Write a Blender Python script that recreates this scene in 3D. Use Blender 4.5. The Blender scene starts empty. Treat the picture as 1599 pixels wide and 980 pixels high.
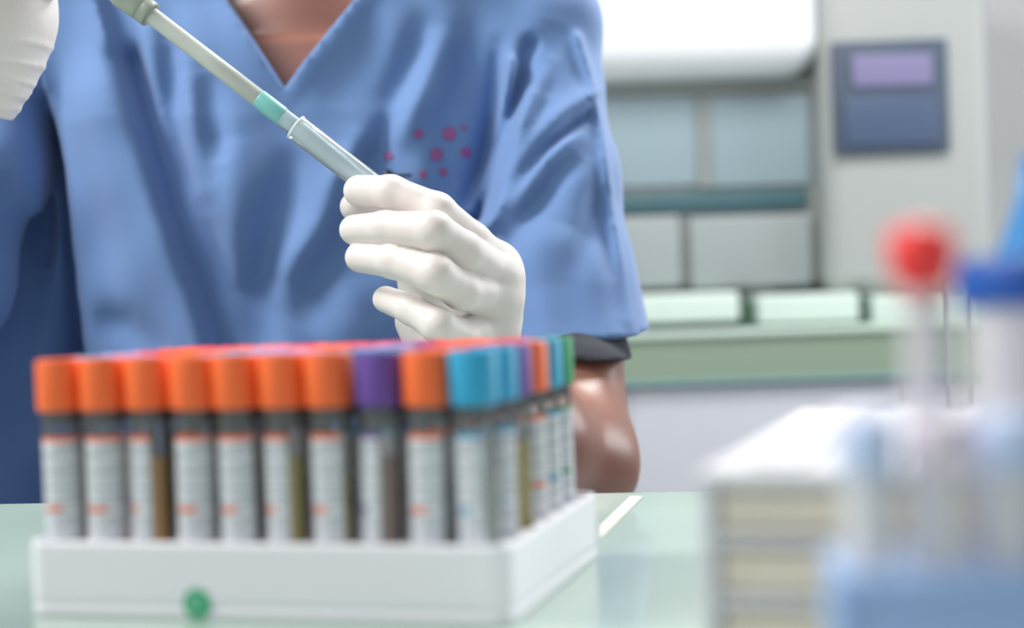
import bpy, math, random
import numpy as np
from mathutils import Vector
from mathutils.bvhtree import BVHTree

# ---------------------------------------------------------------- camera, world, lights
FPX = 2443.0
TABLE = 0.75
PITCH, ROLL, CAMZ = 0.0125, 0.034, 0.849
c_, s_ = math.cos(PITCH), math.sin(PITCH)
FWD = Vector((0, c_, -s_)); U0 = Vector((0, s_, c_)); X0 = Vector((1, 0, 0))
UP = U0*math.cos(ROLL) + X0*math.sin(ROLL)
RT = X0*math.cos(ROLL) - U0*math.sin(ROLL)
CAM = Vector((0, 0, CAMZ))
scene = bpy.context.scene
cd = bpy.data.cameras.new('camera'); cam = bpy.data.objects.new('camera', cd)
scene.collection.objects.link(cam); scene.camera = cam
cd.sensor_width = 36; cd.lens = FPX/1599*36; cd.clip_start = 0.01; cd.clip_end = 50
M = [[RT[i], UP[i], -FWD[i], CAM[i]] for i in range(3)] + [[0, 0, 0, 1]]
from mathutils import Matrix
cam.matrix_world = Matrix(M)
cd.dof.use_dof = True; cd.dof.focus_distance = 0.83; cd.dof.aperture_fstop = 4.8
cd.dof.aperture_blades = 0

w = bpy.data.worlds.new('world'); scene.world = w; w.use_nodes = True
w.node_tree.nodes['Background'].inputs[0].default_value = (0.93, 0.97, 1.0, 1)
w.node_tree.nodes['Background'].inputs[1].default_value = 0.32

def area(name, loc, target, sx, sy, power, col=(1, 1, 1)):
    l = bpy.data.lights.new(name, 'AREA'); l.shape = 'RECTANGLE'; l.size = sx; l.size_y = sy
    l.energy = power; l.color = col
    o = bpy.data.objects.new(name, l); scene.collection.objects.link(o)
    o.location = loc
    o.rotation_euler = (Vector(target)-Vector(loc)).to_track_quat('-Z', 'Y').to_euler()
    return o
area('ceiling_light_back', (0.7, 1.75, 2.3), (0.0, 1.0, 0.85), 0.9, 0.6, 40, (1, 0.99, 0.97))
area('ceiling_light_left', (-1.05, 0.66, 2.05), (-0.15, 1.05, 0.85), 0.45, 0.45, 26, (1, 0.985, 0.96))
area('ceiling_light_bench', (0.4, 1.7, 2.4), (0.5, 3.2, 1.2), 1.6, 0.6, 7, (1, 0.99, 0.97))
area('front_fill_light', (-1.0, -0.4, 1.9), (0.0, 0.6, 0.8), 1.0, 0.6, 8, (1, 0.99, 0.98))  # added fill from the front, lifts the dim face of the rack
area('window_light', (2.2, 1.9, 1.5), (0.1, 1.0, 0.85), 1.0, 1.2, 28, (0.95, 0.98, 1))
vs = scene.view_settings
vs.view_transform = 'Standard'; vs.look = 'None'; vs.gamma = 1; vs.use_curve_mapping = False
vs.exposure = 0.02

# ---------------------------------------------------------------- helpers
def P(px, py, d):
    return CAM + d*(FWD + RT*((px-799.5)/FPX) - UP*((py-490)/FPX))
def onplane(px, py, z):
    v = FWD + RT*((px-799.5)/FPX) - UP*((py-490)/FPX)
    return CAM + v*((z-CAMZ)/v.z)
def srgb(r, g, b):
    f = lambda v: (v/255/12.92) if v/255 <= 0.04045 else ((v/255+0.055)/1.055)**2.4
    return (f(r), f(g), f(b), 1)

def mat(name, col, rough=0.5, metal=0, spec=0.5, sss=0, trans=0, bump=None, emit=None, vary=None, coat=0, sheen=0):
    m = bpy.data.materials.new(name); m.use_nodes = True
    nt = m.node_tree; b = nt.nodes['Principled BSDF']
    b.inputs['Base Color'].default_value = col
    b.inputs['Roughness'].default_value = rough; b.inputs['Metallic'].default_value = metal
    b.inputs['Specular IOR Level'].default_value = spec
    b.inputs['Subsurface Weight'].default_value = sss
    b.inputs['Subsurface Scale'].default_value = 0.004
    b.inputs['Transmission Weight'].default_value = trans
    b.inputs['Coat Weight'].default_value = coat
    b.inputs['Sheen Weight'].default_value = sheen
    tc = nt.nodes.new('ShaderNodeTexCoord')
    if vary:
        sc, amt = vary
        n = nt.nodes.new('ShaderNodeTexNoise'); n.inputs['Scale'].default_value = sc; n.inputs['Detail'].default_value = 5
        r = nt.nodes.new('ShaderNodeMapRange'); r.inputs['To Min'].default_value = 1-amt; r.inputs['To Max'].default_value = 1+amt
        x = nt.nodes.new('ShaderNodeVectorMath'); x.operation = 'SCALE'; x.inputs[0].default_value = col[:3]
        nt.links.new(tc.outputs['Object'], n.inputs['Vector']); nt.links.new(n.outputs['Fac'], r.inputs['Value'])
        nt.links.new(r.outputs['Result'], x.inputs['Scale']); nt.links.new(x.outputs['Vector'], b.inputs['Base Color'])
    if bump:
        sc, st, dist = bump
        n = nt.nodes.new('ShaderNodeTexNoise'); n.inputs['Scale'].default_value = sc; n.inputs['Detail'].default_value = 4
        bp = nt.nodes.new('ShaderNodeBump'); bp.inputs['Strength'].default_value = st; bp.inputs['Distance'].default_value = dist
        nt.links.new(tc.outputs['Object'], n.inputs['Vector']); nt.links.new(n.outputs['Fac'], bp.inputs['Height'])
        nt.links.new(bp.outputs['Normal'], b.inputs['Normal'])
    if emit:
        b.inputs['Emission Color'].default_value = emit[0]; b.inputs['Emission Strength'].default_value = emit[1]
    return m

def clear(name, tint, body=0.12, rough=0.05):
    """thin clear plastic or glass wall: see-through, faint milky body, fresnel gloss"""
    m = bpy.data.materials.new(name); m.use_nodes = True; nt = m.node_tree
    nt.nodes.clear()
    out = nt.nodes.new('ShaderNodeOutputMaterial')
    tr = nt.nodes.new('ShaderNodeBsdfTransparent'); tr.inputs[0].default_value = tint
    df = nt.nodes.new('ShaderNodeBsdfDiffuse'); df.inputs[0].default_value = tint
    gl = nt.nodes.new('ShaderNodeBsdfGlossy'); gl.inputs['Roughness'].default_value = rough
    m1 = nt.nodes.new('ShaderNodeMixShader'); m1.inputs[0].default_value = body
    nt.links.new(tr.outputs[0], m1.inputs[1]); nt.links.new(df.outputs[0], m1.inputs[2])
    lw = nt.nodes.new('ShaderNodeLayerWeight'); lw.inputs['Blend'].default_value = 0.25
    m2 = nt.nodes.new('ShaderNodeMixShader')
    nt.links.new(lw.outputs['Fresnel'], m2.inputs[0])
    nt.links.new(m1.outputs[0], m2.inputs[1]); nt.links.new(gl.outputs[0], m2.inputs[2])
    nt.links.new(m2.outputs[0], out.inputs[0])
    return m

def link(name, me, parent=None, smooth=True):
    o = bpy.data.objects.new(name, me); scene.collection.objects.link(o)
    if parent: o.parent = parent
    if smooth and len(me.polygons):
        me.polygons.foreach_set('use_smooth', [True]*len(me.polygons))
    return o
def meshobj(name, verts, faces, m, parent=None, smooth=True):
    me = bpy.data.meshes.new(name)
    me.from_pydata([tuple(v) for v in verts], [], [tuple(f) for f in faces]); me.update()
    for x in (m if isinstance(m, (list, tuple)) else [m]): me.materials.append(x)
    return link(name, me, parent, smooth)
def empty(name, loc=(0, 0, 0)):
    o = bpy.data.objects.new(name, None); o.empty_display_size = 0.02; o.location = loc
    scene.collection.objects.link(o); return o
def tag(o, label, cat, group=None, kind=None):
    o['label'] = label; o['category'] = cat
    if group: o['group'] = group
    if kind: o['kind'] = kind
    return o
def struct(o): o['kind'] = 'structure'; return o

def boxmesh(name, lo, hi, m, parent=None, bevel=0.0, seg=3):
    import bmesh
    bm = bmesh.new(); bmesh.ops.create_cube(bm, size=1)
    for v in bm.verts:
        v.co = Vector([(lo[i]+hi[i])/2 + v.co[i]*(hi[i]-lo[i]) for i in range(3)])
    if bevel > 0:
        bmesh.ops.bevel(bm, geom=bm.edges[:], offset=bevel, segments=seg, profile=0.5, affect='EDGES', clamp_overlap=True)
    me = bpy.data.meshes.new(name); bm.to_mesh(me); bm.free()
    for x in (m if isinstance(m, (list, tuple)) else [m]): me.materials.append(x)
    o = link(name, me, parent, smooth=False)
    if bevel > 0:
        me.polygons.foreach_set('use_smooth', [True]*len(me.polygons))
        try: me.set_sharp_from_angle(angle=math.radians(35))
        except Exception: pass
    return o
def pbox(name, x0, y0, x1, y1, d0, d1, m, parent=None, bevel=0.0, seg=3):
    """box whose front face, at depth d0, covers these photo pixels"""
    c = P((x0+x1)/2, (y0+y1)/2, d0); hx = (x1-x0)/2*d0/FPX; hz = (y1-y0)/2*d0/FPX
    return boxmesh(name, (c.x-hx, c.y, c.z-hz), (c.x+hx, c.y+(d1-d0), c.z+hz), m, parent, bevel, seg)

def lathe(profile, seg=28, flute=0.0, cap_ends=True):
    """profile = [(r, z)...] turned about z; flute wobbles the radius of every second column"""
    V, Fs = [], []
    for (r, z) in profile:
        for k in range(seg):
            a = 2*math.pi*k/seg; rr = r*(1-flute*(k % 2)) if r > 0.003 else r
            V.append((rr*math.cos(a), rr*math.sin(a), z))
    n = len(profile)
    for i in range(n-1):
        for k in range(seg):
            a = i*seg+k; b = i*seg+(k+1) % seg
            Fs.append((a, b, b+seg, a+seg))
    if cap_ends:
        Fs.append(tuple(range(seg-1, -1, -1))); Fs.append(tuple(range((n-1)*seg, n*seg)))
    return V, Fs
def place_axis(o, a, b):
    a, b = Vector(a), Vector(b)
    o.location = a; o.rotation_euler = (b-a).to_track_quat('Z', 'Y').to_euler()

# -- signed-distance modelling, meshed with surface nets
def nets(f, o, h):
    nx, ny, nz = f.shape
    s = f < 0
    cor = [(i, j, k) for i in (0, 1) for j in (0, 1) for k in (0, 1)]
    cnt = np.zeros((nx-1, ny-1, nz-1), np.int8)
    for (i, j, k) in cor: cnt += s[i:nx-1+i, j:ny-1+j, k:nz-1+k]
    act = np.argwhere((cnt > 0) & (cnt < 8))
    idx = -np.ones((nx-1, ny-1, nz-1), np.int64); idx[tuple(act.T)] = np.arange(len(act))
    vals = {c: f[act[:, 0]+c[0], act[:, 1]+c[1], act[:, 2]+c[2]] for c in cor}
    acc = np.zeros((len(act), 3)); n = np.zeros(len(act))
    for c in cor:
        for ax in range(3):
            if c[ax]: continue
            d = list(c); d[ax] = 1; d = tuple(d)
            a, b = vals[c], vals[d]; m = (a < 0) != (b < 0)
            t = np.where(m, a/np.where(m, a-b, 1), 0)
            p = np.array(c, float)[None, :].repeat(len(act), 0); p[:, ax] += t
            acc += p*m[:, None]; n += m
    V = (act + acc/n[:, None])*h + np.array(o)
    Q = []
    for ax in range(3):
        a0 = [slice(None)]*3; a1 = [slice(None)]*3
        a0[ax] = slice(0, -1); a1[ax] = slice(1, None)
        d = s[tuple(a0)] != s[tuple(a1)]
        e = np.argwhere(d); u, v = (ax+1) % 3, (ax+2) % 3
        e = e[(e[:, u] > 0) & (e[:, v] > 0) & (e[:, u] < f.shape[u]-1) & (e[:, v] < f.shape[v]-1)]
        ins = s[tuple(e.T)]
        def cell(du, dv):
            q = e.copy(); q[:, u] -= du; q[:, v] -= dv
            return idx[tuple(q.T)]
        q = np.stack([cell(1, 1), cell(0, 1), cell(0, 0), cell(1, 0)], 1)
        q = np.where(ins[:, None], q, q[:, ::-1])
        Q.append(q)
    return V, np.concatenate(Q)
class Grid:
    def __init__(s, lo, hi, h):
        s.lo = lo; s.h = h
        ax = [np.arange(lo[i], hi[i]+h, h, dtype=np.float32) for i in range(3)]
        s.X = ax[0][:, None, None]; s.Y = ax[1][None, :, None]; s.Z = ax[2][None, None, :]
        s.shape = tuple(len(a) for a in ax)
    def full(s): return np.full(s.shape, 9.0, np.float32)
    def cone(s, a, b, ra, rb):
        a = np.array(a); b = np.array(b); d = b-a; L = float(d@d)+1e-12
        px, py, pz = s.X-a[0], s.Y-a[1], s.Z-a[2]
        t = np.clip((px*d[0]+py*d[1]+pz*d[2])/L, 0, 1)
        return (np.sqrt((px-t*d[0])**2+(py-t*d[1])**2+(pz-t*d[2])**2)-(ra+(rb-ra)*t)).astype(np.float32)
    def chain(s, pts, k=0.004):
        f = None
        for (p, r), (q, t) in zip(pts[:-1], pts[1:]):
            g = s.cone(p, q, r, t); f = g if f is None else smin(f, g, k)
        return f
    def ell(s, c, r):
        q = np.sqrt(((s.X-c[0])/r[0])**2+((s.Y-c[1])/r[1])**2+((s.Z-c[2])/r[2])**2)
        return ((q-1)*min(r)).astype(np.float32)
    def mesh(s, name, f, m, parent=None, smooth_it=1):
        V, Q = nets(f, s.lo, s.h)
        me = bpy.data.meshes.new(name)
        me.vertices.add(len(V)); me.vertices.foreach_set('co', V.astype(np.float32).ravel())
        me.loops.add(len(Q)*4); me.loops.foreach_set('vertex_index', Q.astype(np.int32).ravel())
        me.polygons.add(len(Q)); me.polygons.foreach_set('loop_start', np.arange(0, len(Q)*4, 4, dtype=np.int32))
        me.update(calc_edges=True); me.validate()
        me.materials.append(m)
        o = link(name, me, parent)
        if smooth_it:
            md = o.modifiers.new('relax', 'SMOOTH'); md.factor = 0.5; md.iterations = smooth_it
        return o
def smin(a, b, k):
    h = np.clip(0.5+0.5*(b-a)/k, 0, 1)
    return (b*(1-h)+a*h-k*h*(1-h)).astype(np.float32)

# ---------------------------------------------------------------- materials
M_scrub = mat('scrub_cotton', srgb(106, 140, 192), 0.85, bump=(900, 0.15, 0.0005), sheen=0.25, vary=(6, 0.05))
M_skin = mat('skin', srgb(146, 100, 86), 0.36, sss=0.15, bump=(350, 0.15, 0.0006), vary=(18, 0.08))
M_glove = mat('latex_glove', srgb(229, 222, 218), 0.5, sss=0.15, bump=(110, 0.4, 0.0009), vary=(40, 0.03))
M_undershirt = mat('undershirt_knit', srgb(58, 62, 70), 0.9)
M_trouser = mat('trouser_cotton', srgb(62, 92, 150), 0.9)
M_shoe = mat('shoe_rubber', srgb(230, 230, 230), 0.6)
M_hair = mat('dark_hair', srgb(32, 26, 24), 0.6, bump=(120, 0.6, 0.003))
M_emblem = mat('emblem_thread', srgb(158, 96, 150), 0.8)
M_black = mat('black_plastic', srgb(20, 24, 32), 0.4)
M_table = mat('table_glass', srgb(170, 190, 179), 0.28, spec=0.8, vary=(14, 0.05), coat=0.4, bump=(40, 0.05, 0.001))
M_rack = mat('rack_plastic', srgb(240, 240, 246), 0.38)
M_mark = mat('green_ink', srgb(60, 175, 125), 0.5)
M_markpale = mat('green_ink_pale', srgb(140, 210, 178), 0.5)
M_clear = clear('clear_plastic', (0.92, 0.95, 0.95, 1), 0.10)
M_glass = clear('clear_glass', (0.88, 0.97, 1.0, 1), 0.42, 0.03)
M_frost = mat('frosted_plastic', srgb(205, 212, 205), 0.4, sss=0.1)
M_collar = mat('translucent_grip_plastic', srgb(168, 178, 166), 0.4)
M_teal = mat('teal_band', srgb(128, 200, 196), 0.35)
M_liquid = mat('pale_blue_liquid', srgb(190, 232, 244), 0.15, spec=0.7)
M_white = mat('white_enamel', srgb(236, 238, 242), 0.4)
M_paper = mat('tracing_paper', srgb(216, 216, 208), 0.9, spec=0.2)
M_wall = mat('wall_paint', srgb(244, 244, 246), 0.8, vary=(3, 0.01))
M_floor = mat('floor_vinyl', srgb(170, 176, 176), 0.4, vary=(5, 0.05))

# ---------------------------------------------------------------- setting
struct(boxmesh('floor', (-3, -1.2, -0.05), (3, 3.6, 0), M_floor))
struct(boxmesh('wall_back', (-3, 3.6, -0.05), (3, 3.7, 2.8), M_wall))

# ---------------------------------------------------------------- near table
tab = empty('laboratory_table', (0, 0.35, 0))
tag(tab, 'pale green glass-topped laboratory table carrying the tube rack', 'table')
eL = onplane(-900, 801, TABLE); eL = P(-1400, 490, 0.862); eL.z = TABLE
pl = onplane(0, 786, TABLE); pr = onplane(1000, 768, TABLE)
dirv = (pr-pl).normalized()
a = pl-dirv*0.55; b = pr+dirv*0.75
perp = Vector((dirv.y, -dirv.x, 0))
c = b+perp*0.62; d = a+perp*0.62
def prism(name, poly, z0, z1, m, parent, bevel=0.0):
    import bmesh
    bm = bmesh.new()
    vs_ = [bm.verts.new((p[0], p[1], z0)) for p in poly]
    f = bm.faces.new(vs_); r = bmesh.ops.extrude_face_region(bm, geom=[f])
    for g in r['geom']:
        if isinstance(g, bmesh.types.BMVert): g.co.z = z1
    bmesh.ops.recalc_face_normals(bm, faces=bm.faces[:])
    if bevel: bmesh.ops.bevel(bm, geom=bm.edges[:], offset=bevel, segments=2, profile=0.5, affect='EDGES')
    me = bpy.data.meshes.new(name); bm.to_mesh(me); bm.free(); me.materials.append(m)
    return link(name, me, parent, smooth=False)
inv = -tab.location
def loc2(p): return (p[0]+inv.x, p[1]+inv.y)
prism('table_top', [loc2(q) for q in (a, b, c, d)], TABLE-0.012, TABLE, M_table, tab, 0.0015)
mid = (a+b+c+d)/4
for q in (a, b, c, d):
    t = q+(mid-q)*0.12
    lg = boxmesh('leg', (t.x+inv.x-.02, t.y+inv.y-.02, 0), (t.x+inv.x+.02, t.y+inv.y+.02, TABLE-0.012), M_white, tab, 0.003)

# ---------------------------------------------------------------- analyser and far bench
bench = empty('laboratory_bench', tuple(P(1200, 600, 2.7).xy)+(0,))
tag(bench, 'far wall bench with green front edge and pale grey cupboards under the analyser', 'bench')
def child_of(o, root):
    o.parent = root
    o.matrix_parent_inverse = Matrix.Translation(-root.location)
    return o
M_green = mat('bench_edge', srgb(134, 150, 132), 0.6)
M_cup = mat('cupboard_laminate', srgb(190, 192, 200), 0.6)
M_worktop = mat('worktop_laminate', srgb(196, 214, 202), 0.4)
M_tealline = mat('teal_trim', srgb(130, 165, 165), 0.5)
zb = P(1200, 512, 2.62).z
bx0, bx1 = P(500, 500, 2.62).x, P(1800, 500, 2.62).x
yb = P(1200, 500, 2.62).y
child_of(boxmesh('worktop', (bx0, yb+.002, zb-.012), (bx1, 3.58, zb), M_worktop, None, .003), bench)
child_of(boxmesh('apron', (bx0, yb+.01, zb-.082), (bx1, 3.55, zb-.012), M_green), bench)
child_of(boxmesh('trim_strip', (bx0, yb+.004, zb-.090), (bx1, 3.55, zb-.082), M_tealline), bench)
for k in range(3):
    xa = bx0+.05+(bx1-bx0)*k/3; xb_ = min(bx1, bx0+.05+(bx1-bx0)*(k+1)/3)
    dr = child_of(boxmesh('cupboard_door', (xa+.0008, yb+.02, .08), (xb_-.0008, yb+.04, zb-.095), M_cup, None, .003), bench)
    h = boxmesh('handle', (xa+.05, yb+.0, .35), (xa+.17, yb+.02, .365), M_white, None, .003); h.parent = dr
child_of(boxmesh('carcass', (bx0, yb+.04, 0), (bx1, 3.55, zb-.09), M_cup), bench)

an = empty('laboratory_analyser', (P(1200, 460, 2.75).x, P(1200, 460, 2.75).y, zb))
tag(an, 'large pale grey laboratory analyser with dark control screen on the far bench', 'analyser')
M_an = mat('analyser_grey', srgb(172, 176, 174), 0.5)
M_anp = mat('analyser_panel', srgb(152, 160, 162), 0.5)
M_hood = mat('analyser_hood', srgb(232, 234, 238), 0.45)
M_seam_shade = mat('seam_shade_grey', srgb(140, 146, 144), 0.6)  # grey of the window seam and of the shade painted below the hood
M_win = mat('smoked_blue_window', srgb(148, 166, 174), 0.25)
M_slot = mat('teal_slot', srgb(66, 100, 108), 0.5)
M_bezel = mat('screen_bezel', srgb(78, 90, 108), 0.4)
M_disp = mat('screen_display', srgb(128, 124, 158), 0.3, emit=(srgb(140, 132, 190), 0.08))
M_key = mat('keypad', srgb(76, 92, 120), 0.4)
M_mint = mat('base_panel_mint', srgb(206, 222, 213), 0.4)
M_foot = mat('rubber_foot', srgb(70, 95, 80), 0.7)
def an_(n, *a_, **k_):
    o = pbox(n, *a_, **k_)
    for v in o.data.vertices: v.co.z = max(v.co.z, zb+.0012)
    return child_of(o, an)
an_('body', 700, -170, 1290, 452, 2.80, 3.4, M_an, bevel=.015)
an_('hood', 700, -170, 1284, 118, 2.70, 3.0, M_hood, bevel=.06, seg=6)
an_('hood_shade_band', 700, 124, 1272, 148, 2.785, 2.9, M_seam_shade, bevel=.004)  # darker grey bar stands in for the shadow under the hood
an_('viewing_window', 936, 152, 1090, 292, 2.79, 2.83, M_win, bevel=.004)
an_('viewing_window', 1110, 150, 1266, 290, 2.79, 2.83, M_win, bevel=.004)
an_('mullion', 1090, 152, 1110, 292, 2.786, 2.83, M_seam_shade)
an_('tube_slot', 925, 299, 1262, 330, 2.785, 2.83, M_slot, bevel=.006)
an_('drawer', 925, 338, 1062, 450, 2.775, 2.83, M_anp, bevel=.006)
an_('drawer', 1078, 336, 1268, 448, 2.775, 2.83, M_anp, bevel=.006)
an_('console', 1284, -170, 1552, 456, 2.71, 3.4, M_an, bevel=.035, seg=5)
sc_ = an_('screen', 1302, 62, 1482, 238, 2.695, 2.73, M_bezel, bevel=.004)
for nm, b4, mm in (('display', (1332, 84, 1456, 134), M_disp), ('keypad', (1320, 150, 1466, 226), M_key)):
    o = pbox(nm, *b4, 2.690, 2.70, mm, bevel=.002); o.parent = sc_
for x0, x1 in ((800, 952), (968, 1155), (1184, 1342), (1364, 1540)):
    an_('base_panel', x0, 458, x1, 504, 2.66, 2.8, M_mint, bevel=.006)
for x in (960, 1169, 1353):
    f_ = pbox('foot', x-11, 470, x+11, 511, 2.69, 2.8, M_foot, bevel=.003)
    dz = zb-min((f_.matrix_world @ v.co).z for v in f_.data.vertices)
    for v in f_.data.vertices: v.co.z += dz
    child_of(f_, an)

# ---------------------------------------------------------------- tube rack (front right bottom corner at RC)
TH = 0.269
RC = Vector((-.0033, .4637, TABLE))
AX = Vector((-math.cos(TH), math.sin(TH), 0)); BX = Vector((math.sin(TH), math.cos(TH), 0))
RW, RD, RH = .1634, .1246, .0245
PT, MR, MF = .0158, .0120, .0110; PD = (RD-.024)/5
TUBE_Z0 = .0045
rot = math.atan2(-AX.y, -AX.x)         # local +x points to the rack's right
def rk(u, v, z): return RC+AX*u+BX*v+Vector((0, 0, z))
org = rk(RW, 0, 0)                      # local frame: x right, y back
g = Grid((-.004, -.004, -.003), (RW+.004, RD+.004, RH+.006), .0009)
rr = .006
qx = np.abs(g.X-RW/2)-(RW/2-rr); qy = np.abs(g.Y-RD/2)-(RD/2-rr)
q2 = np.sqrt(np.maximum(qx, 0)**2+np.maximum(qy, 0)**2)+np.minimum(np.maximum(qx, qy), 0)-rr
qz = np.abs(g.Z-RH/2)-RH/2
f = np.maximum(q2+.001, qz+.001); f = np.where((q2 > -.001) & (qz > -.001), np.sqrt(np.maximum(q2+.001, 0)**2+np.maximum(qz+.001, 0)**2), f)-.001
f = f.astype(np.float32)+0*g.full()
# shallow recessed deck inside the rim
inn = np.maximum(q2+.0022, (RH-.0022)-g.Z); f = np.maximum(f, -inn)
# narrow groove that sets off the foot of the rack
gr = np.maximum(np.abs(g.Z-.0042)-.0005, -(q2+.0012)); f = np.maximum(f, -gr)
TR = .0062
for cc in range(10):
    for r_ in range(6):
        ux = RW-(MR+cc*PT); vy = MF+r_*PD
        x0, y0 = RW-(RW-ux) if False else ux, vy
        ix = slice(max(0, int((x0+.004-.009)/g.h)), int((x0+.004+.009)/g.h)+1)
        iy = slice(max(0, int((y0+.004-.009)/g.h)), int((y0+.004+.009)/g.h)+1)
        cyl = np.maximum(np.sqrt((g.X[ix]-x0)**2+(g.Y[:, iy]-y0)**2)-(TR+.0008), .0040-g.Z)
        f[ix, iy] = np.maximum(f[ix, iy], -cyl)
rack = g.mesh('tube_rack', f, M_rack, None, 1)
rack.location = org; rack.rotation_euler = (0, 0, -TH)
tag(rack, 'white plastic rack with a green round mark, holding sixty capped sample tubes', 'rack')
# green mark on the front face
mk_c = onplane(315, 943, TABLE)
loc_m = Matrix.Rotation(TH, 4, 'Z') @ (Vector((P(315, 943, .495).x, P(315, 943, .495).y, 0))-Vector((org.x, org.y, 0)))
mx, mz = loc_m.x, .0052
def disc(name, r0, r1, mx, mz, y, m, parent, a0=0, a1=360, n=32):
    V, Fs = [], []
    for k in range(n+1):
        a_ = math.radians(a0+(a1-a0)*k/n)
        for r in (r0, r1):
            for yy in (y, y-.0002): V.append((mx+r*math.cos(a_), yy, mz+r*math.sin(a_)))
    for k in range(n):
        i = k*4
        Fs += [(i+1, i+5, i+7, i+3), (i, i+2, i+6, i+4), (i+2, i+3, i+7, i+6), (i, i+4, i+5, i+1)]
    return meshobj(name, V, Fs, m, parent, False)
mk = disc('green_mark', .0000, .0048, mx, mz, -.00005, M_mark, rack)
s1 = disc('mark_ring', .0014, .0024, mx-.0002, mz+.0003, -.0003, M_markpale, mk, 20, 330)

# ---------------------------------------------------------------- sample tubes
COL = {'O': ('orange', (250, 114, 56)), 'C': ('cyan', (50, 165, 208)), 'P': ('purple', (104, 74, 156)),
       'R': ('red', (222, 48, 72)), 'G': ('green', (0, 150, 92)), 'L': ('lavender', (190, 168, 218))}
ROWS = ['OOOOOOOPOC', 'CLOCLLCCOC', 'LROCLOLPRP', 'ROOLORLROO', 'ORORORPORC', 'RRORRRRORG']
capmat = {k: mat(v[0]+'_cap_plastic', srgb(*v[1]), 0.42, vary=(200, 0.03)) for k, v in COL.items()}
M_stop = mat('dark_stopper', srgb(62, 62, 70), 0.6)
SER = {'amber': mat('amber_serum', srgb(222, 150, 20), 0.15), 'olive': mat('olive_serum', srgb(190, 165, 40), 0.15),
       'brown': mat('brown_serum', srgb(160, 120, 104), 0.2), 'grey': mat('cloudy_grey_serum', srgb(120, 124, 122), 0.2),
       'pale': mat('pale_serum', srgb(160, 170, 162), 0.2)}
def label_mat(name):
    m = mat(name, srgb(226, 230, 236), 0.6); nt = m.node_tree; b_ = nt.nodes['Principled BSDF']
    tc = nt.nodes.new('ShaderNodeTexCoord'); mp = nt.nodes.new('ShaderNodeMapping'); mp.inputs['Scale'].default_value = (20, 20, 900)
    n = nt.nodes.new('ShaderNodeTexNoise'); n.inputs['Scale'].default_value = 1.0; n.inputs['Detail'].default_value = 2
    cr = nt.nodes.new('ShaderNodeValToRGB'); cr.color_ramp.elements[0].position = .40; cr.color_ramp.elements[1].position = .50
    cr.color_ramp.elements[0].color = srgb(160, 166, 172); cr.color_ramp.elements[1].color = srgb(228, 231, 238)
    nt.links.new(tc.outputs['Object'], mp.inputs[0]); nt.links.new(mp.outputs[0], n.inputs['Vector'])
    nt.links.new(n.outputs['Fac'], cr.inputs[0]); nt.links.new(cr.outputs[0], b_.inputs['Base Color'])
    return m
M_label = label_mat('printed_label_paper')
H_T = .0628                       # glass height; cap on top
capmesh = {}
def lathe_mesh(name, prof, m, seg=28, flute=0.0, ends=True):
    V, Fs = lathe(prof, seg, flute, ends)
    me = bpy.data.meshes.new(name); me.from_pydata(V, [], Fs); me.update(); me.materials.append(m)
    me.polygons.foreach_set('use_smooth', [True]*len(me.polygons))
    try: me.set_sharp_from_angle(angle=math.radians(40))
    except Exception: pass
    return me
shell = lathe_mesh('tube_shell', [(.0005, 0), (.0030, .0006), (.0050, .0022), (.0060, .0050), (TR, .009), (TR, H_T)], M_clear, 24, 0, False)
stop = lathe_mesh('tube_stopper', [(.0046, H_T-.006), (.0056, H_T-.0052), (.0057, H_T)], M_stop, 20)
def serum_mesh(h, m):
    return lathe_mesh('serum', [(.0008, .0012), (.0032, .002), (.0050, .0048), (.0055, .009), (.0055, h)], m, 20)
for k, m in capmat.items():
    z = H_T-.0015
    capmesh[k] = lathe_mesh('cap', [(.0070, z), (.0077, z+.0006), (.0077, z+.0160), (.0074, z+.0168), (.0060, z+.0171), (.0056, z+.0162), (.0010, z+.0162)], m, 44, .03)
def label_mesh(span, ck):
    V, Fs, mi = [], [], []
    zs = [.0165, .0290, .0305, .0515, .0530]; n = 16; ri = .00625+.00012
    for z in zs:
        for k in range(n+1):
            a_ = -span/2+span*k/n
            V.append((ri*math.cos(a_), ri*math.sin(a_), z))
    for i in range(4):
        for k in range(n):
            q = i*(n+1)+k; Fs.append((q, q+1, q+n+2, q+n+1))
            mi.append(1 if i == 3 or (i == 1 and 2 <= k <= 8) else 0)
    me = bpy.data.meshes.new('label'); me.from_pydata(V, [], Fs); me.update()
    me.materials.append(M_label); me.materials.append(capmat[ck])
    me.polygons.foreach_set('material_index', mi); me.polygons.foreach_set('use_smooth', [True]*len(me.polygons))
    return me
ordn = ['first', 'second', 'third', 'fourth', 'fifth', 'sixth', 'seventh', 'eighth', 'ninth', 'tenth']
rown = ['front row', 'second row', 'third row', 'fourth row', 'fifth row', 'back row']
random.seed(4)
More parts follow.
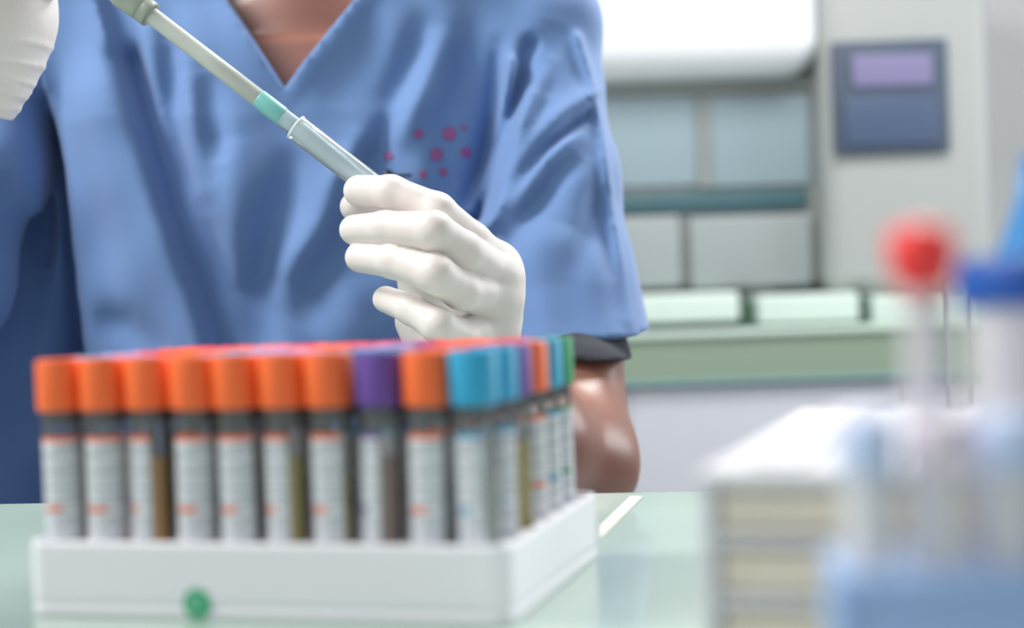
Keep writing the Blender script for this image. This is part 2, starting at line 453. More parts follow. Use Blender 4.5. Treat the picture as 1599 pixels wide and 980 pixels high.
# front row: (label span deg, label centre turned left, serum)
FRONT = [(150, 0, 'pale'), (165, 0, 'grey'), (95, -38, 'amber'), (150, 0, 'grey'), (130, -12, 'grey'), (100, -36, 'olive'),
         (120, -24, 'olive'), (85, -45, 'brown'), (120, -18, 'grey'), (95, -30, 'pale')]
smesh = {(k, h): serum_mesh(h, m) for k, m in SER.items() for h in (.046, .040)}
lmesh = {}
for r_ in range(6):
    for cc in range(10):                     # cc counts from the left
        ck = ROWS[r_][cc]; uu = MR+(9-cc)*PT; vv = MF+r_*PD
        root = bpy.data.objects.new('sample_tube', shell); scene.collection.objects.link(root)
        root.location = rk(uu, vv, TUBE_Z0)
        root.rotation_euler = (random.uniform(-.012, .012), random.uniform(-.012, .012), 0)
        if r_ == 0: span, turn, ser = FRONT[cc]
        else: span, turn, ser = random.choice((90, 120, 150)), random.uniform(-70, 60), random.choice(list(SER))
        for nm, me in (('cap', capmesh[ck]), ('stopper', stop), ('serum', smesh[(ser, .046 if (r_+cc) % 3 else .040)])):
            o = bpy.data.objects.new(nm, me); scene.collection.objects.link(o); o.parent = root
            if nm == 'serum': o['label'] = ser+' liquid filling'
            if nm == 'cap': o['label'] = 'fluted '+COL[ck][0]+' cap'
        if r_ < 2 or cc > 6:
            kk = (span, ck)
            if kk not in lmesh: lmesh[kk] = label_mesh(math.radians(span), ck)
            o = bpy.data.objects.new('paper_label', lmesh[kk]); scene.collection.objects.link(o); o.parent = root
            o.rotation_euler = (0, 0, math.radians(-90+turn))
        where = ordn[cc]+' from the left in the '+rown[r_]
        if cc == 9: where = 'at the right end of the '+rown[r_]
        if cc == 0: where = 'at the left end of the '+rown[r_]
        tag(root, COL[ck][0]+'-capped sample tube '+where+' of the rack', 'sample tube', 'capped sample tubes in the white rack')

# ---------------------------------------------------------------- the person
def fx(px, py, d=1.08): p = P(px, py, d); return p.x, p.z
XC, YC = -.155, 1.19
def torso(g, grow=0.0, front=0.0):
    z = g.Z
    a_ = np.interp(z.ravel(), [.40, .55, .66, .80, .92, 1.0, 1.06], [.19, .178, .168, .170, .185, .196, .190]).astype(np.float32)[None, None, :]+grow
    b_ = np.interp(z.ravel(), [.40, .55, .70, .85, .98, 1.06], [.125, .12, .110, .108, .105, .085]).astype(np.float32)[None, None, :]+grow
    q = (np.abs((g.X-XC)/a_)**2.5+np.abs((g.Y-YC)/b_)**2.5)**(1/2.5)
    f = (q-1)*np.minimum(a_, b_)
    zt = 1.06+grow
    return np.maximum(f, np.maximum(z-zt, .44-z)).astype(np.float32)
def V3(px, py, d): return tuple(P(px, py, d))
SHL, SHR = V3(832, 62, 1.16), V3(72, 40, 1.16)      # shoulders
ELB, WR = V3(897, 722, 1.00), V3(722, 640, .875)
ELR, WRR = V3(-230, 560, 1.0), V3(-72, 150, .865)
NECK = (XC+.005, 1.20, 1.07)
HC = Vector((XC+.005, 1.155, 1.275))

g = Grid((-.55, .76, .42), (.17, 1.36, 1.42), .0045)
f = torso(g, -.022)
f = smin(f, g.cone(SHL, SHR, .026, .026), .012)
f = smin(f, g.cone((NECK[0], 1.21, .98), (NECK[0], 1.175, 1.20), .062, .052), .025)
f = smin(f, g.chain([(V3(836, 66, 1.17), .030), (V3(856, 290, 1.150), .030), (V3(894, 520, 1.085), .033), (ELB, .0375), (V3(815, 685, .94), .037), (WR, .026)], .02), .01)
f = smin(f, g.chain([(V3(62, 60, 1.165), .030), (V3(-40, 260, 1.14), .031), (ELR, .040), (WRR, .026)], .02), .01)
# clavicles
for sgn in (-1, 1):
    f = smin(f, g.cone((XC+sgn*.018, 1.098, 1.012), (XC+sgn*.13, 1.13, 1.048), .006, .006), .012)
# head, slightly bowed
hd = g.ell(HC+Vector((0, .02, .03)), (.076, .092, .095))
hd = smin(hd, g.ell(HC+Vector((0, -.025, -.035)), (.058, .058, .075)), .03)
hd = smin(hd, g.cone(HC+Vector((0, -.072, -.005)), HC+Vector((0, -.094, -.030)), .007, .012), .012)
for sgn in (-1, 1):
    hd = smin(hd, g.ell(HC+Vector((sgn*.078, .015, -.01)), (.010, .018, .032)), .008)
    hd = np.maximum(hd, -g.ell(HC+Vector((sgn*.031, -.088, .010)), (.015, .012, .010)))
hd = smin(hd, g.cone(HC+Vector((-.016, -.080, -.062)), HC+Vector((.016, -.080, -.062)), .006, .006), .006)
f = smin(f, hd, .018)
person = g.mesh('person', f, M_skin, None, 2)
tag(person, 'person in blue scrubs and white gloves holding a pipette behind the tube rack', 'person')
M_eye = mat('eye_white', srgb(235, 235, 235), 0.2)
for sgn in (-1, 1):
    V, Fs = lathe([(.0115*math.sin(t*math.pi/10)+1e-5, -.0115*math.cos(t*math.pi/10)) for t in range(11)], 20)
    o = meshobj('eye', V, Fs, M_eye, person); o.location = HC+Vector((sgn*.031, -.071, .010))
g = Grid((XC-.12, 1.04, 1.20), (XC+.13, 1.32, 1.43), .004)
hr = g.ell(HC+Vector((0, .030, .042)), (.086, .098, .098)); hr = np.maximum(hr, -g.ell(HC+Vector((0, -.09, -.01)), (.075, .095, .085)))
hr = np.maximum(hr, (1.215-g.Z))
g.mesh('hair', hr.astype(np.float32), M_hair, person, 2)

# --- scrub top with folds
h = .0028
g = Grid((-.56, .93, .50), (.155, 1.36, 1.165), h)
f = torso(g, 0.0)
f = smin(f, g.cone(SHL, (XC+.055, 1.175, 1.095), .048, .052), .04)
f = smin(f, g.cone(SHR, (XC-.055, 1.175, 1.095), .048, .052), .04)
f = smin(f, g.ell((XC, 1.15, 1.04), (.10, .065, .07)), .03)
# loose hem flaring out at the person's right side
f = smin(f, g.cone(V3(30, 300, 1.19), V3(-5, 900, 1.17), .035, .060), .02)
f = smin(f, g.cone(V3(-60, 380, 1.17), V3(-60, 900, 1.17), .04, .060), .02)
slv = g.chain([(V3(838, 62, 1.155), .046), (V3(853, 290, 1.12), .049), (V3(902, 600, 1.07), .0575)], .02)
hemz = V3(950, 527, 1.06)[2]
cut = (hemz-g.Z)+(g.X-V3(950, 527, 1.06)[0])*.10
slv = np.maximum(slv, cut)
cav = g.chain([(V3(896, 522, 1.078), .034), (V3(902, 640, 1.07), .046)], .01)
slv = np.maximum(slv, -cav)
slr = g.chain([(V3(66, 40, 1.155), .046), (V3(-40, 260, 1.12), .052), (V3(-130, 440, 1.08), .062)], .02)
f = np.minimum(smin(f, slv, .006), 9)
f = smin(f, slr, .006)

X2 = g.X[:, 0, :]; Z2 = g.Z[0][:, :] if g.Z.ndim == 3 else g.Z
X2 = np.broadcast_to(g.X[:, 0, :], (g.shape[0], g.shape[2])).astype(np.float64)
Z2 = np.broadcast_to(g.Z[:, 0, :], (g.shape[0], g.shape[2])).astype(np.float64)
def polyd(pts):
    """unsigned distance, side (+ right of the line going down) and position along a polyline given in photo pixels"""
    W = [fx(*p) for p in pts]
    best = np.full(X2.shape, 9.0); side = np.ones(X2.shape); tt = np.zeros(X2.shape)
    n = len(W)-1
    for i, ((ax_, az_), (bx_, bz_)) in enumerate(zip(W[:-1], W[1:])):
        dx, dz = bx_-ax_, bz_-az_; L = dx*dx+dz*dz
        t = np.clip(((X2-ax_)*dx+(Z2-az_)*dz)/L, 0, 1)
        qx_, qz_ = X2-ax_-t*dx, Z2-az_-t*dz
        dd = np.sqrt(qx_**2+qz_**2); cr = np.sign(-(dx*qz_-dz*qx_))
        m = dd < best
        best = np.where(m, dd, best); side = np.where(m, -cr, side); tt = np.where(m, (i+t)/n, tt)
    return best, side, tt
D = np.zeros(X2.shape)
def fold(pts, amp, wid, taper=True):
    global D
    d_, s_, t_ = polyd(pts)
    e = np.sin(np.clip(t_, 0, 1)*math.pi)**.5 if taper else 1
    if taper: e = np.maximum(e, .25)
    D += 1.5*amp*.001*np.exp(-(d_/(wid*.001))**2)*e
def step(pts, amp, wl, wr, right=False):
    """high on the image-left side of the line, falling sharply to the right (or mirrored)"""
    global D
    d_, s_, t_ = polyd(pts)
    if right: s_ = -s_
    D += 1.3*amp*.001*np.where(s_ > 0, np.exp(-(d_/(wr*.001))**2), np.exp(-(d_/(wl*.001))**2))
# big panel edge running down from the shoulder on the image's left
step([(128, -40), (150, 20), (195, 150), (250, 330), (300, 460), (335, 560), (350, 640)], 16, 40, 6)
fold([(190, 85), (213, 145), (268, 325), (320, 455), (362, 600)], -11, 8, False)
fold([(300, 300), (340, 440), (380, 560)], -7, 16)
fold([(250, 60), (262, 180), (285, 300)], -6, 9)
fold([(225, 10), (240, 130), (262, 230)], 5, 9)
fold([(285, 100), (300, 220), (325, 330)], 5, 9)
fold([(318, 110), (335, 200), (345, 260)], -6, 9)
fold([(350, 210), (365, 330), (372, 460)], 8, 16)
fold([(320, 330), (345, 440), (380, 560)], -3, 14)
fold([(470, 225), (428, 340), (402, 470), (410, 560)], -10, 13)
fold([(560, 225), (505, 350), (435, 440)], 8, 13)
fold([(545, 330), (500, 430), (470, 520)], -5, 14)
fold([(590, 215), (560, 290), (520, 400)], -7, 12)
fold([(615, 150), (565, 228), (520, 290)], 6, 9)
fold([(655, 40), (600, 190), (560, 270)], -7, 10)
fold([(700, 30), (660, 140), (612, 230)], 7, 11)
fold([(740, 40), (700, 160), (690, 260)], -2, 10)
fold([(600, -20), (570, 60), (520, 170)], -4, 16)
fold([(545, 430), (560, 500), (600, 560)], 5, 15)
fold([(620, 180), (655, 240), (660, 300)], 4, 14)
# folds gathering at the armpit on the image's right
fold([(778, 60), (770, 170), (735, 300), (725, 350)], -6, 6)
fold([(800, 90), (783, 217), (737, 325)], 8, 5, False)
fold([(830, 60), (803, 150), (775, 230), (742, 335)], -11, 5, False)
fold([(860, 90), (800, 220), (762, 310)], 7, 6)
fold([(800, 190), (785, 250), (757, 340)], -9, 6)
step([(915, 160), (880, 190), (850, 225), (794, 295), (765, 350)], 8, 14, 5)
fold([(912, 172), (851, 232), (797, 300)], -11, 5.5)
fold([(910, 195), (845, 255), (790, 340)], 7, 7)
fold([(905, 240), (868, 280), (805, 370), (780, 430)], -5, 8)
fold([(880, 350), (850, 420), (845, 500)], 5, 20)
fold([(945, 285), (915, 370), (897, 440)], -5, 10)
fold([(905, 45), (925, 110), (938, 180), (948, 280), (960, 380), (975, 500)], 4, 4, False)
fold([(945, 350), (950, 420), (960, 500)], -5, 8)
fold([(700, 480), (720, 540), (730, 600)], -3, 18)
fold([(870, 20), (850, 90), (840, 150)], -4, 12)
# image-left sleeve and drape
fold([(42, 150), (62, 260), (74, 400), (88, 560), (95, 700)], -10, 7, False)
step([(60, 160), (82, 280), (100, 440), (122, 600)], 5, 3, 40)
fold([(5, 260), (12, 340), (10, 420)], -7, 9)
fold([(30, 420), (25, 560), (40, 760)], 5, 14)
fold([(130, 500), (190, 510), (260, 560)], -4, 13)
# v-neck binding
ap = fx(442, 138); lt = fx(350, -2); rt = fx(547, -2)
def wedge(ap, lt, rt):
    def hp(a_, b_, s):  # signed distance to line, positive outside
        dx, dz = b_[0]-a_[0], b_[1]-a_[1]; L = math.hypot(dx, dz)
        return s*((X2-a_[0])*dz-(Z2-a_[1])*dx)/L
    return np.maximum(hp(ap, lt, -1), hp(ap, rt, 1))
W2 = wedge(ap, lt, rt)
band = .0014/(1+np.exp((W2-.011)/.0012))*(1/(1+np.exp(-(Z2-ap[1]+.015)/.002)))
low = 1-.75*np.clip((X2-fx(780, 400)[0])/.02, 0, 1)*np.clip((fx(780, 380)[1]-Z2)/.03, 0, 1)
D = np.where(D < 0, -.0145*np.tanh(-D/.0145), D)*low+band
rng = np.random.RandomState(3)
for k in range(26):
    ang = rng.uniform(0, math.pi); lam = rng.uniform(.03, .09); ph = rng.uniform(0, 6.28)
    D += .00045*np.sin((X2*math.cos(ang)+Z2*math.sin(ang)*.5)*2*math.pi/lam+ph)
front = np.clip((1.19-g.Y)/.03, 0, 1)
f = f-(D[:, None, :].astype(np.float32))*front
wd = W2[:, None, :].astype(np.float32)
f = np.maximum(f, -np.maximum(np.maximum(wd, g.Y-1.17), -9))
neckhole = g.cone((NECK[0], 1.20, 1.0), (NECK[0], 1.17, 1.25), .068, .068)
f = np.maximum(f, -np.maximum(neckhole, 1.085-g.Z))
shirt = g.mesh('scrub_top', f.astype(np.float32), M_scrub, person, 1)
shirt['label'] = 'blue V-neck scrub top with loose folds'
SV, SQ = nets(f, g.lo, g.h)
bvh = BVHTree.FromPolygons([tuple(v) for v in SV], [tuple(int(i) for i in q) for q in SQ])
def hit(px, py):  # noqa
    v = (FWD + RT*((px-799.5)/FPX) - UP*((py-490)/FPX)).normalized()
    l, n, i, dist = bvh.ray_cast(CAM+v*.5, v)
    return (l, n) if l is not None else (P(px, py, 1.08), Vector((0, -1, 0)))
# embroidered emblem: a ring of small flowers, each petal lying on the cloth
EV, EF = [], []
for (cx_, cy_, rp) in ((653, 209, 9), (701, 209, 13), (681, 241, 12), (727, 238, 10), (692, 268, 8), (607, 243, 8), (660, 272, 7), (724, 200, 5)):
    for k in range(5):
        a_ = k*2*math.pi/5+cx_; qx_, qy_ = cx_+rp*.42*math.cos(a_), cy_+rp*.42*math.sin(a_)
        base = len(EV); l0, n0 = hit(qx_, qy_); EV.append(tuple(l0+n0*.0012))
        for j in range(8):
            b_ = j*math.pi/4; l1, n1 = hit(qx_+rp*.5*math.cos(b_), qy_+rp*.5*math.sin(b_)); EV.append(tuple(l1+n1*.0007))
        for j in range(8): EF.append((base, base+1+j, base+1+(j+1) % 8))
em = meshobj('embroidered_emblem', EV, EF, M_emblem, shirt); em['label'] = 'small pink embroidered flower emblem on the chest'
# undershirt sleeve under the hem
g = Grid((.0, .96, .78), (.15, 1.20, .96), .0022)
u = g.chain([(V3(893, 500, 1.100), .034), (V3(899, 610, 1.043), .0425)], .01)
zz = V3(950, 560, 1.03)[2]
u = np.maximum(u, (zz-g.Z)-(g.X-V3(900, 556, 1.03)[0])*.05)
u = np.maximum(u, g.Z-V3(900, 505, 1.07)[2])
us = g.mesh('undershirt_sleeve', u.astype(np.float32), M_undershirt, person, 2); us['label'] = 'dark grey undershirt sleeve showing below the hem'
# black clip on the shirt front
l0, n0 = hit(617, 276)
pen = empty('pen', l0)
tag(pen, 'black pen clipped to the shirt front above the gloved index finger', 'pen')
V, Fs = lathe([(.002, 0), (.0048, .001), (.0052, .006), (.0050, .018), (.003, .022)], 14)
o = meshobj('barrel', V, Fs, M_black, pen); o.rotation_euler = (0, math.radians(128), 0); o.location = (-.008, -.005, .002)
o = boxmesh('clip', (-.001, -.009, -.001), (.012, -.0075, .001), M_black, pen, .0004)

# trousers, shoes, stool (seat height 0.46)
g = Grid((-.42, .66, .05), (.10, 1.40, .60), .008)
t = g.ell((XC, 1.22, .52), (.185, .14, .09))
for sgn in (-1, 1):
    t = smin(t, g.chain([((XC+sgn*.09, 1.20, .53), .085), ((XC+sgn*.13, .86, .51), .065), ((XC+sgn*.12, .90, .12), .05)], .03), .03)
g.mesh('trousers', np.maximum(t, .10-g.Z).astype(np.float32), M_trouser, person, 2)
for sgn in (-1, 1):
    g2 = Grid((XC+sgn*.12-.07, .68, -.01), (XC+sgn*.12+.07, 1.0, .16), .006)
    t = g2.cone((XC+sgn*.12, .92, .055), (XC+sgn*.12, .77, .045), .045, .038)
    t = smin(t, g2.cone((XC+sgn*.12, .90, .06), (XC+sgn*.12, .90, .12), .04, .04), .02)
    g2.mesh('shoe', np.maximum(t, .002-g2.Z).astype(np.float32), M_shoe, person, 2)
st = empty('stool', (XC, 1.26, 0)); tag(st, 'round grey laboratory stool under the seated person', 'stool')
V, Fs = lathe([(.16, .375), (.175, .38), (.18, .40), (.17, .418), (.01, .422)], 36); meshobj('seat', V, Fs, mat('stool_vinyl', srgb(90, 95, 100), .5), st)
V, Fs = lathe([(.025, .05), (.025, .385)], 18); meshobj('post', V, Fs, M_white, st)
for k in range(5):
    a_ = k*2*math.pi/5
    V, Fs = lathe([(.014, 0), (.02, .26)], 12); o = meshobj('leg', V, Fs, M_white, st)
    place_axis(o, (.26*math.cos(a_), .26*math.sin(a_), .016), (0, 0, .07))

# --- glove on the hand that pinches the tube (image centre)
g = Grid((-.125, .74, .735), (.040, .935, .935), .00115)
def H(zx, zy, d): return V3(480+zx/2.45, 160+zy/2.45, d)
k1 = .0022
ix_ = g.chain([(H(198, 338, .826), .0084), (H(320, 345, .815), .0090), (H(495, 418, .808), .0098), (H(622, 540, .822), .0115), (H(712, 618, .838), .0120)], .003)
mi_ = g.chain([(H(180, 487, .818), .0080), (H(300, 480, .804), .0087), (H(482, 490, .788), .0098), (H(600, 570, .803), .0100), (H(722, 668, .832), .0122)], .003)
ri_ = g.chain([(H(202, 592, .815), .0080), (H(330, 606, .800), .0088), (H(490, 655, .786), .0098), (H(590, 720, .802), .0098), (H(722, 735, .832), .0120)], .003)
pi_ = g.chain([(H(300, 752, .817), .0070), (H(400, 792, .803), .0078), (H(500, 852, .792), .0088), (H(580, 900, .808), .0092), (H(700, 850, .835), .0115)], .003)
palm = g.cone(H(714, 650, .846), H(640, 1130, .872), .0135, .022)
palm = smin(palm, g.cone(H(716, 650, .842), H(600, 1140, .868), .013, .022), .012)
palm = smin(palm, g.cone(H(712, 740, .840), H(570, 1130, .866), .013, .020), .012)
palm = smin(palm, g.cone(H(695, 850, .842), H(560, 1130, .864), .012, .020), .012)
palm = smin(palm, g.cone(H(610, 700, .856), H(560, 1080, .868), .011, .018), .012)
thumb = g.chain([(H(182, 398, .842), .0082), (H(300, 450, .854), .0090), (H(420, 640, .868), .0105), (H(440, 830, .872), .0140), (H(560, 1100, .872), .020)], .006)
palm = smin(palm, thumb, .008)
knk = g.chain([(H(706, 640, .838), .0118), (H(722, 680, .832), .0125), (H(722, 760, .831), .0128), (H(715, 850, .834), .0125)], .004)
palm = smin(palm, knk, .008)
wr = g.cone(H(590, 1130, .870), V3(745, 648, .893), .0285, .031)
palm = smin(palm, wr, .015)
fg = ix_
for q in (mi_, ri_, pi_): fg = smin(fg, q, .0010)
f = smin(palm, fg, .0055)
# stretch wrinkles where the fingers meet the palm
fw = [(H(590, 552, .808), H(640, 545, .812)), (H(590, 640, .800), H(665, 624, .812)), (H(565, 803, .802), H(660, 768, .816)), (H(760, 690, .835), H(800, 720, .842))]
for p_, q_ in fw:
    f = f+.0016*np.exp(-(g.cone(p_, q_, 0, 0)/.0016)**2)
    off = Vector((0, 0, -.0028)); f = f-.0012*np.exp(-(g.cone(Vector(p_)+off, Vector(q_)+off, 0, 0)/.0018)**2)
glv = g.mesh('glove', f.astype(np.float32), M_glove, person, 1); glv['label'] = 'white latex glove on the hand pinching the tube'
# --- glove on the raised hand (image top left)
g = Grid((-.40, .78, .86), (-.20, .93, 1.08), .0018)
f = g.chain([(V3(-30, -60, .862), .036), (V3(-36, 20, .862), .0385), (V3(-62, 95, .862), .0345), (WRR, .0305)], .02)
f = np.maximum(f, -(g.cone(V3(-66, 110, .862), V3(-90, 215, .868), .026, .029)))
nrm = (Vector(WRR)-Vector(V3(-36, 20, .862))).normalized(); cp = Vector(V3(-70, 163, .865))
pc = (g.X-cp.x)*nrm.x+(g.Y-cp.y)*nrm.y+(g.Z-cp.z)*nrm.z
f = np.maximum(f, pc)
for k in range(6):
    f = f-.0011*np.exp(-((pc+.004+.0075*k+.004*np.sin(g.X*90+k))/.0012)**2)
ax1 = Vector(V3(236, 24, .84)); ax0 = Vector(V3(-60, -204, .848)); dr = (ax1-ax0).normalized()
for k in range(4):
    c0 = ax0+dr*(.012+.021*k); rad = .0205
    pts = []
    for j, ang in enumerate((200, 140, 80, 20)):
        a_ = math.radians(ang); pv = dr.cross(Vector((0, 1, 0))).normalized()
        pts.append((tuple(c0+pv*rad*math.cos(a_)*1.0+Vector((0, -1, 0))*rad*math.sin(a_)), .0092-.0006*j))
    fgk = g.chain(pts, .003); f = smin(f, fgk, .003) if k == 0 else np.minimum(f, fgk)
f = smin(f, g.chain([(V3(-10, 10, .85), .016), (V3(40, -55, .845), .011), (V3(75, -110, .83), .0095)], .006), .006)
glr = g.mesh('glove', f.astype(np.float32), M_glove, person, 2); glr['label'] = 'white latex glove with wrinkled cuff on the raised hand'

# ---------------------------------------------------------------- pipette and glass tube
SA, SB = Vector(V3(236, 24, .84)), Vector(V3(645, 340, .838))
Lp = (SB-SA).length; ux = (SB-SA).normalized()
def along(px): return (Vector(V3(px, 24+(px-236)*.7726, .84-(px-236)/409*.002))-SA).length*(1 if px > 236 else -1)
pip = empty('pipette', SA); tag(pip, 'long pale pipette with a teal band held diagonally between both gloved hands', 'pipette')
pip.rotation_euler = (SB-SA).to_track_quat('Z', 'Y').to_euler()
def pl_(name, prof, m, seg=32, flute=0.0, ends=True, parent=pip):
    V, Fs = lathe(prof, seg, flute, ends); return meshobj(name, V, Fs, m, parent)
zb0, zb1 = along(404), along(441)
pl_('shaft', [(.0048, -.004), (.0047, .002), (.0048, zb0*.5), (.0050, zb0)], M_frost)
pl_('teal_band', [(.00505, zb0), (.0053, zb0+.0006), (.0053, zb1-.0006), (.00505, zb1)], M_teal)
pl_('collar', [(.0056, -.0015), (.0070, .0), (.0072, -.002), (.0072, -.006)][::-1], M_collar, 48, .06)
pl_('nozzle', [(.0070, -.0062), (.0076, -.010), (.0080, -.0200), (.0074, -.0215), (.0076, -.026), (.0086, -.036), (.0088, -.045)][::-1], M_collar)
pl_('handle', [(.0088, -.045), (.0118, -.049), (.0125, -.06), (.0125, -.135), (.010, -.142)][::-1], M_frost)
pl_('button', [(.005, -.142), (.005, -.152), (.008, -.153), (.008, -.157)][::-1], M_teal, 24)
pl_('clear_tip', [(.0050, zb1), (.0051, zb1+.018), (.0040, zb1+.045), (.0016, Lp*.98)], M_glass, 28, 0, False)
pl_('liquid_column', [(.0041, zb1+.004), (.0043, zb1+.018), (.0032, zb1+.045), (.0009, Lp*.97)], M_liquid, 24)
gt = empty('glass_tube', SA); gt.rotation_euler = pip.rotation_euler
tag(gt, 'clear glass tube pinched by gloved fingers around the pipette tip', 'tube')
zg = along(462)
pl_('tube_wall', [(.0070, zg), (.0071, zg+.0008), (.0070, zg+.0025), (.0070, zg+.052), (.0052, zg+.058), (.0020, zg+.0615)], M_glass, 32, 0, False, gt)
o = pl_('rim', [(.0069, zg-.0003), (.0073, zg-.0003), (.0074, zg+.0005), (.0070, zg+.0012)], mat('glass_rim', srgb(225, 240, 245), .15), 32, 0, False, gt)

# ---------------------------------------------------------------- paper sheet beside the rack
sh = [onplane(*p, TABLE) for p in ((937, 842), (1003, 777), (984, 777), (937, 824))]
sheet = prism('paper_sheet', [(p.x, p.y) for p in sh], TABLE+.0002, TABLE+.0008, M_paper, None)
tag(sheet, 'thin white paper strip lying on the table beside the tube rack', 'paper')

# ---------------------------------------------------------------- white tiered box on the right
q0 = P(1092, 735, .37); q1 = P(1252, 640, .53); q3 = P(1562, 634, .515)
ztop = TABLE+.0585
q0 = onplane(1092, 735, ztop); q1 = onplane(1252, 638, ztop)
sd = (q1-q0); sd.z = 0; dep = sd.length; sd.normalize(); wdv = Vector((sd.y, -sd.x, 0))
BW = .125
M_box = mat('white_box_plastic', srgb(212, 214, 218), .5)
M_beige = mat('beige_tray', srgb(230, 220, 202), .6)
M_dark = mat('dark_recess', srgb(120, 124, 120), .7)
box = empty('tray_box', (q0.x, q0.y, TABLE)); box.rotation_euler = (0, 0, -math.atan2(sd.x, sd.y))
tag(box, 'white plastic box of stacked beige trays on the right of the table', 'box')
hz = ztop-TABLE
boxmesh('side_panel', (0, 0, 0), (.0035, dep, hz-.004), M_box, box, .001)
boxmesh('side_panel', (BW-.0035, 0, 0), (BW, dep, hz-.004), M_box, box, .001)
boxmesh('back_panel', (.0035, dep-.003, 0), (BW-.0035, dep, hz-.004), M_box, box, .0005)
lid = boxmesh('lid', (-.001, -.001, hz-.004), (BW+.001, dep+.001, hz), M_box, box, .0015)
for k in range(6):
    o = boxmesh('lid_rib', (.010+k*.0205, .006, hz), (.022+k*.0205, dep-.006, hz+.0012), M_box, None, .0005); o.parent = lid
for k in range(4):
    z0 = .001+k*.0135
    t = boxmesh('tray', (.004, .001, z0+.0035), (BW-.004, dep-.004, z0+.0125), M_beige, box, .001)
    boxmesh('shelf', (.0035, 0, z0), (BW-.0035, dep-.003, z0+.003), M_box, box, .0005)

# ---------------------------------------------------------------- blurred nearest things on the right
M_blue = clear('translucent_blue_plastic', (.42, .62, .98, 1), .85, .3)
M_bluecap = mat('blue_screw_cap', srgb(26, 88, 178), .4)
M_red = mat('red_cap_plastic', srgb(255, 64, 62), .45)
M_milky = clear('milky_plastic', (.98, .98, 1.0, 1), .6, .2)
M_vial = clear('thin_clear_glass', (1, 1, 1, 1), .12, .35)
M_micro = mat('pale_blue_cap', srgb(198, 218, 250), .5)
M_pink = mat('pale_pink_cap', srgb(232, 222, 234), .5)
# blue micro tube rack standing on the table
NZ = TABLE
r0 = P(1300, 900, .262); r1 = P(1700, 900, .262)
mr = empty('tube_stand', (r0.x, r0.y, TABLE)); mr.rotation_euler = (0, 0, -.12)
tag(mr, 'blue plastic tube stand nearest the camera, holding cloudy pale tubes', 'rack')
boxmesh('base', (0, 0, 0), (.062, .030, .006), M_blue, mr, .0015)
boxmesh('upper_plate', (0, 0, .045), (.062, .030, .050), M_blue, mr, .0012)
for x_ in (0, .058): boxmesh('end_wall', (x_, 0, .006), (x_+.004, .030, .045), M_blue, mr, .0008)
boxmesh('front_panel', (.004, 0, .030), (.058, .002, .045), M_blue, mr, .0006)
tubeme = lathe_mesh('small_tube', [(.0005, 0), (.0025, .001), (.0042, .012), (.0042, .062)], M_milky, 20, 0, False)
fillme = lathe_mesh('filling', [(.0005, .001), (.0020, .002), (.0036, .012), (.0036, .040)], mat('cloudy_fill', srgb(232, 236, 250), .4), 18)
capb = lathe_mesh('small_cap', [(.0048, .060), (.0050, .061), (.0050, .0685), (.0044, .0695)], M_micro, 24, .03)
capp = lathe_mesh('small_cap', [(.0048, .060), (.0050, .061), (.0050, .0685), (.0044, .0695)], M_pink, 24, .03)
rz = mr.rotation_euler.z; cr_, sr_ = math.cos(rz), math.sin(rz)
for i in range(5):
    for j in range(2):
        if i == 1 and j == 1: continue
        lx, ly = .0075+i*.0117, .008+j*.014
        o = bpy.data.objects.new('small_tube', tubeme); scene.collection.objects.link(o)
        lift = .0062
        o.location = (r0.x+lx*cr_-ly*sr_, r0.y+lx*sr_+ly*cr_, TABLE+lift)
        isb = (i+j) % 2 == 0
        for nm, me in (('cap', capb if isb else capp), ('filling', fillme)):
            c2 = bpy.data.objects.new(nm, me); scene.collection.objects.link(c2); c2.parent = o
        tag(o, ('pale blue' if isb else 'pale pink')+'-capped cloudy tube, '+ordn[i]+' from the left in the '+('near' if j == 0 else 'far')+' row of the blue stand', 'tube', 'cloudy tubes in the blue stand')
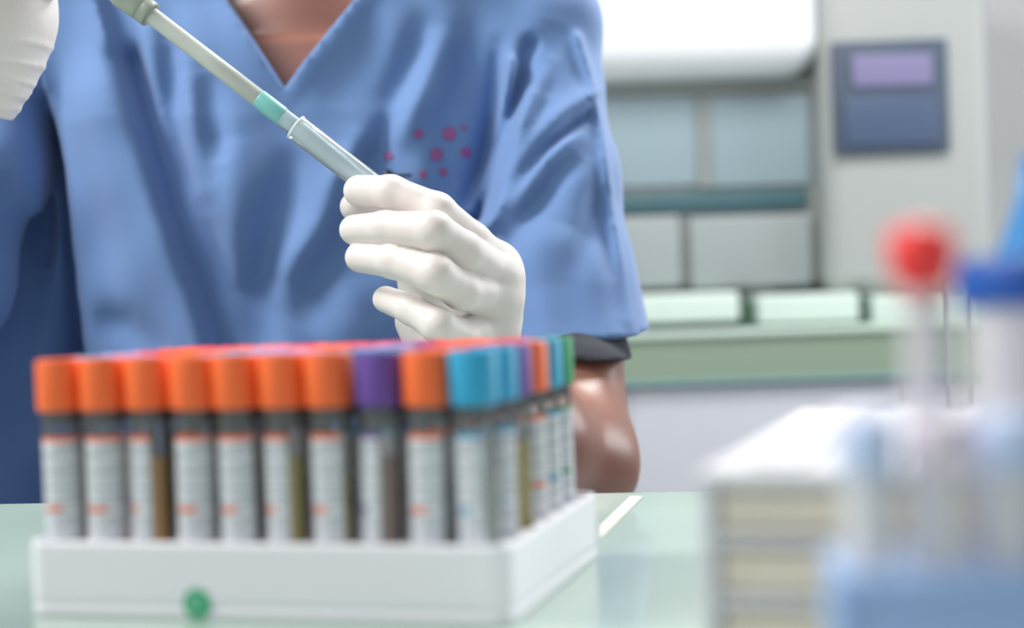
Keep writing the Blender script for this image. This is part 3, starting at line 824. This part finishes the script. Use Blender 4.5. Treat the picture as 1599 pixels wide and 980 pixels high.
# red capped slender tube standing in the stand
lx, ly = .0075+1*.0117, .022
rc = empty('dropper_tube', (r0.x+lx*cr_-ly*sr_, r0.y+lx*sr_+ly*cr_, TABLE+.0062))
tag(rc, 'tall clear dropper tube with a bright red tapered cap, rising above the blue stand', 'tube')
p_ = P(1432, 470, rc.location.y); zc = p_.z-rc.location.z
V, Fs = lathe([(.0005, 0), (.003, .001), (.0038, .006), (.0038, zc+.002)], 20, 0, False); meshobj('tube_wall', V, Fs, M_milky, rc)
V, Fs = lathe([(.0028, zc-.002), (.0036, zc+.002), (.0056, zc+.005), (.0064, zc+.009), (.0058, zc+.0128), (.0026, zc+.0140)], 28, .02); meshobj('cap', V, Fs, M_red, rc)
# large conical tube with blue screw cap
bb = P(1612, 600, .315); bt = empty('centrifuge_tube', (bb.x, bb.y, TABLE))
tag(bt, 'large clear centrifuge tube with a wide blue screw cap at the right edge', 'tube')
zc = P(1612, 476, .315).z-TABLE
V, Fs = lathe([(.009, 0), (.0115, .002), (.0120, .008), (.0120, zc)], 32, 0, False); meshobj('tube_wall', V, Fs, M_milky, bt)
V, Fs = lathe([(.0135, zc), (.0142, zc+.001), (.0142, zc+.0085), (.0130, zc+.0098), (.001, zc+.0100)], 60, .025); meshobj('cap', V, Fs, M_bluecap, bt)
# taller blue topped bottle behind it, cut by the frame
bb = P(1622, 500, .40); bo = empty('wash_bottle', (bb.x, bb.y, TABLE))
tag(bo, 'grey bottle with a tall blue top behind the blue-capped tube, cut by the frame', 'bottle')
V, Fs = lathe([(.011, 0), (.013, .003), (.013, .078), (.009, .088), (.009, .094)], 32); meshobj('body', V, Fs, mat('slate_bottle', srgb(92, 94, 112), .4), bo)
V, Fs = lathe([(.010, .094), (.0105, .096), (.0100, .104), (.0050, .118), (.0030, .130)], 32); meshobj('cap', V, Fs, mat('sky_blue_cap', srgb(60, 140, 205), .4), bo)
# open clear glass vial seen sharper behind the white box
bb = P(1498, 600, .60); gv = empty('glass_vial', (bb.x, bb.y, TABLE))
tag(gv, 'open clear glass vial standing behind the white box', 'vial')
zt = P(1498, 437, .60).z-TABLE; rv = 18*.60/FPX
V, Fs = lathe([(rv*.9, 0), (rv, .002), (rv, zt-.001), (rv*1.06, zt), (rv*.92, zt), (rv*.90, zt-.002), (rv*.9, .004), (.0003, .003)], 28, 0, True)
meshobj('vial_wall', V, Fs, M_vial, gv)
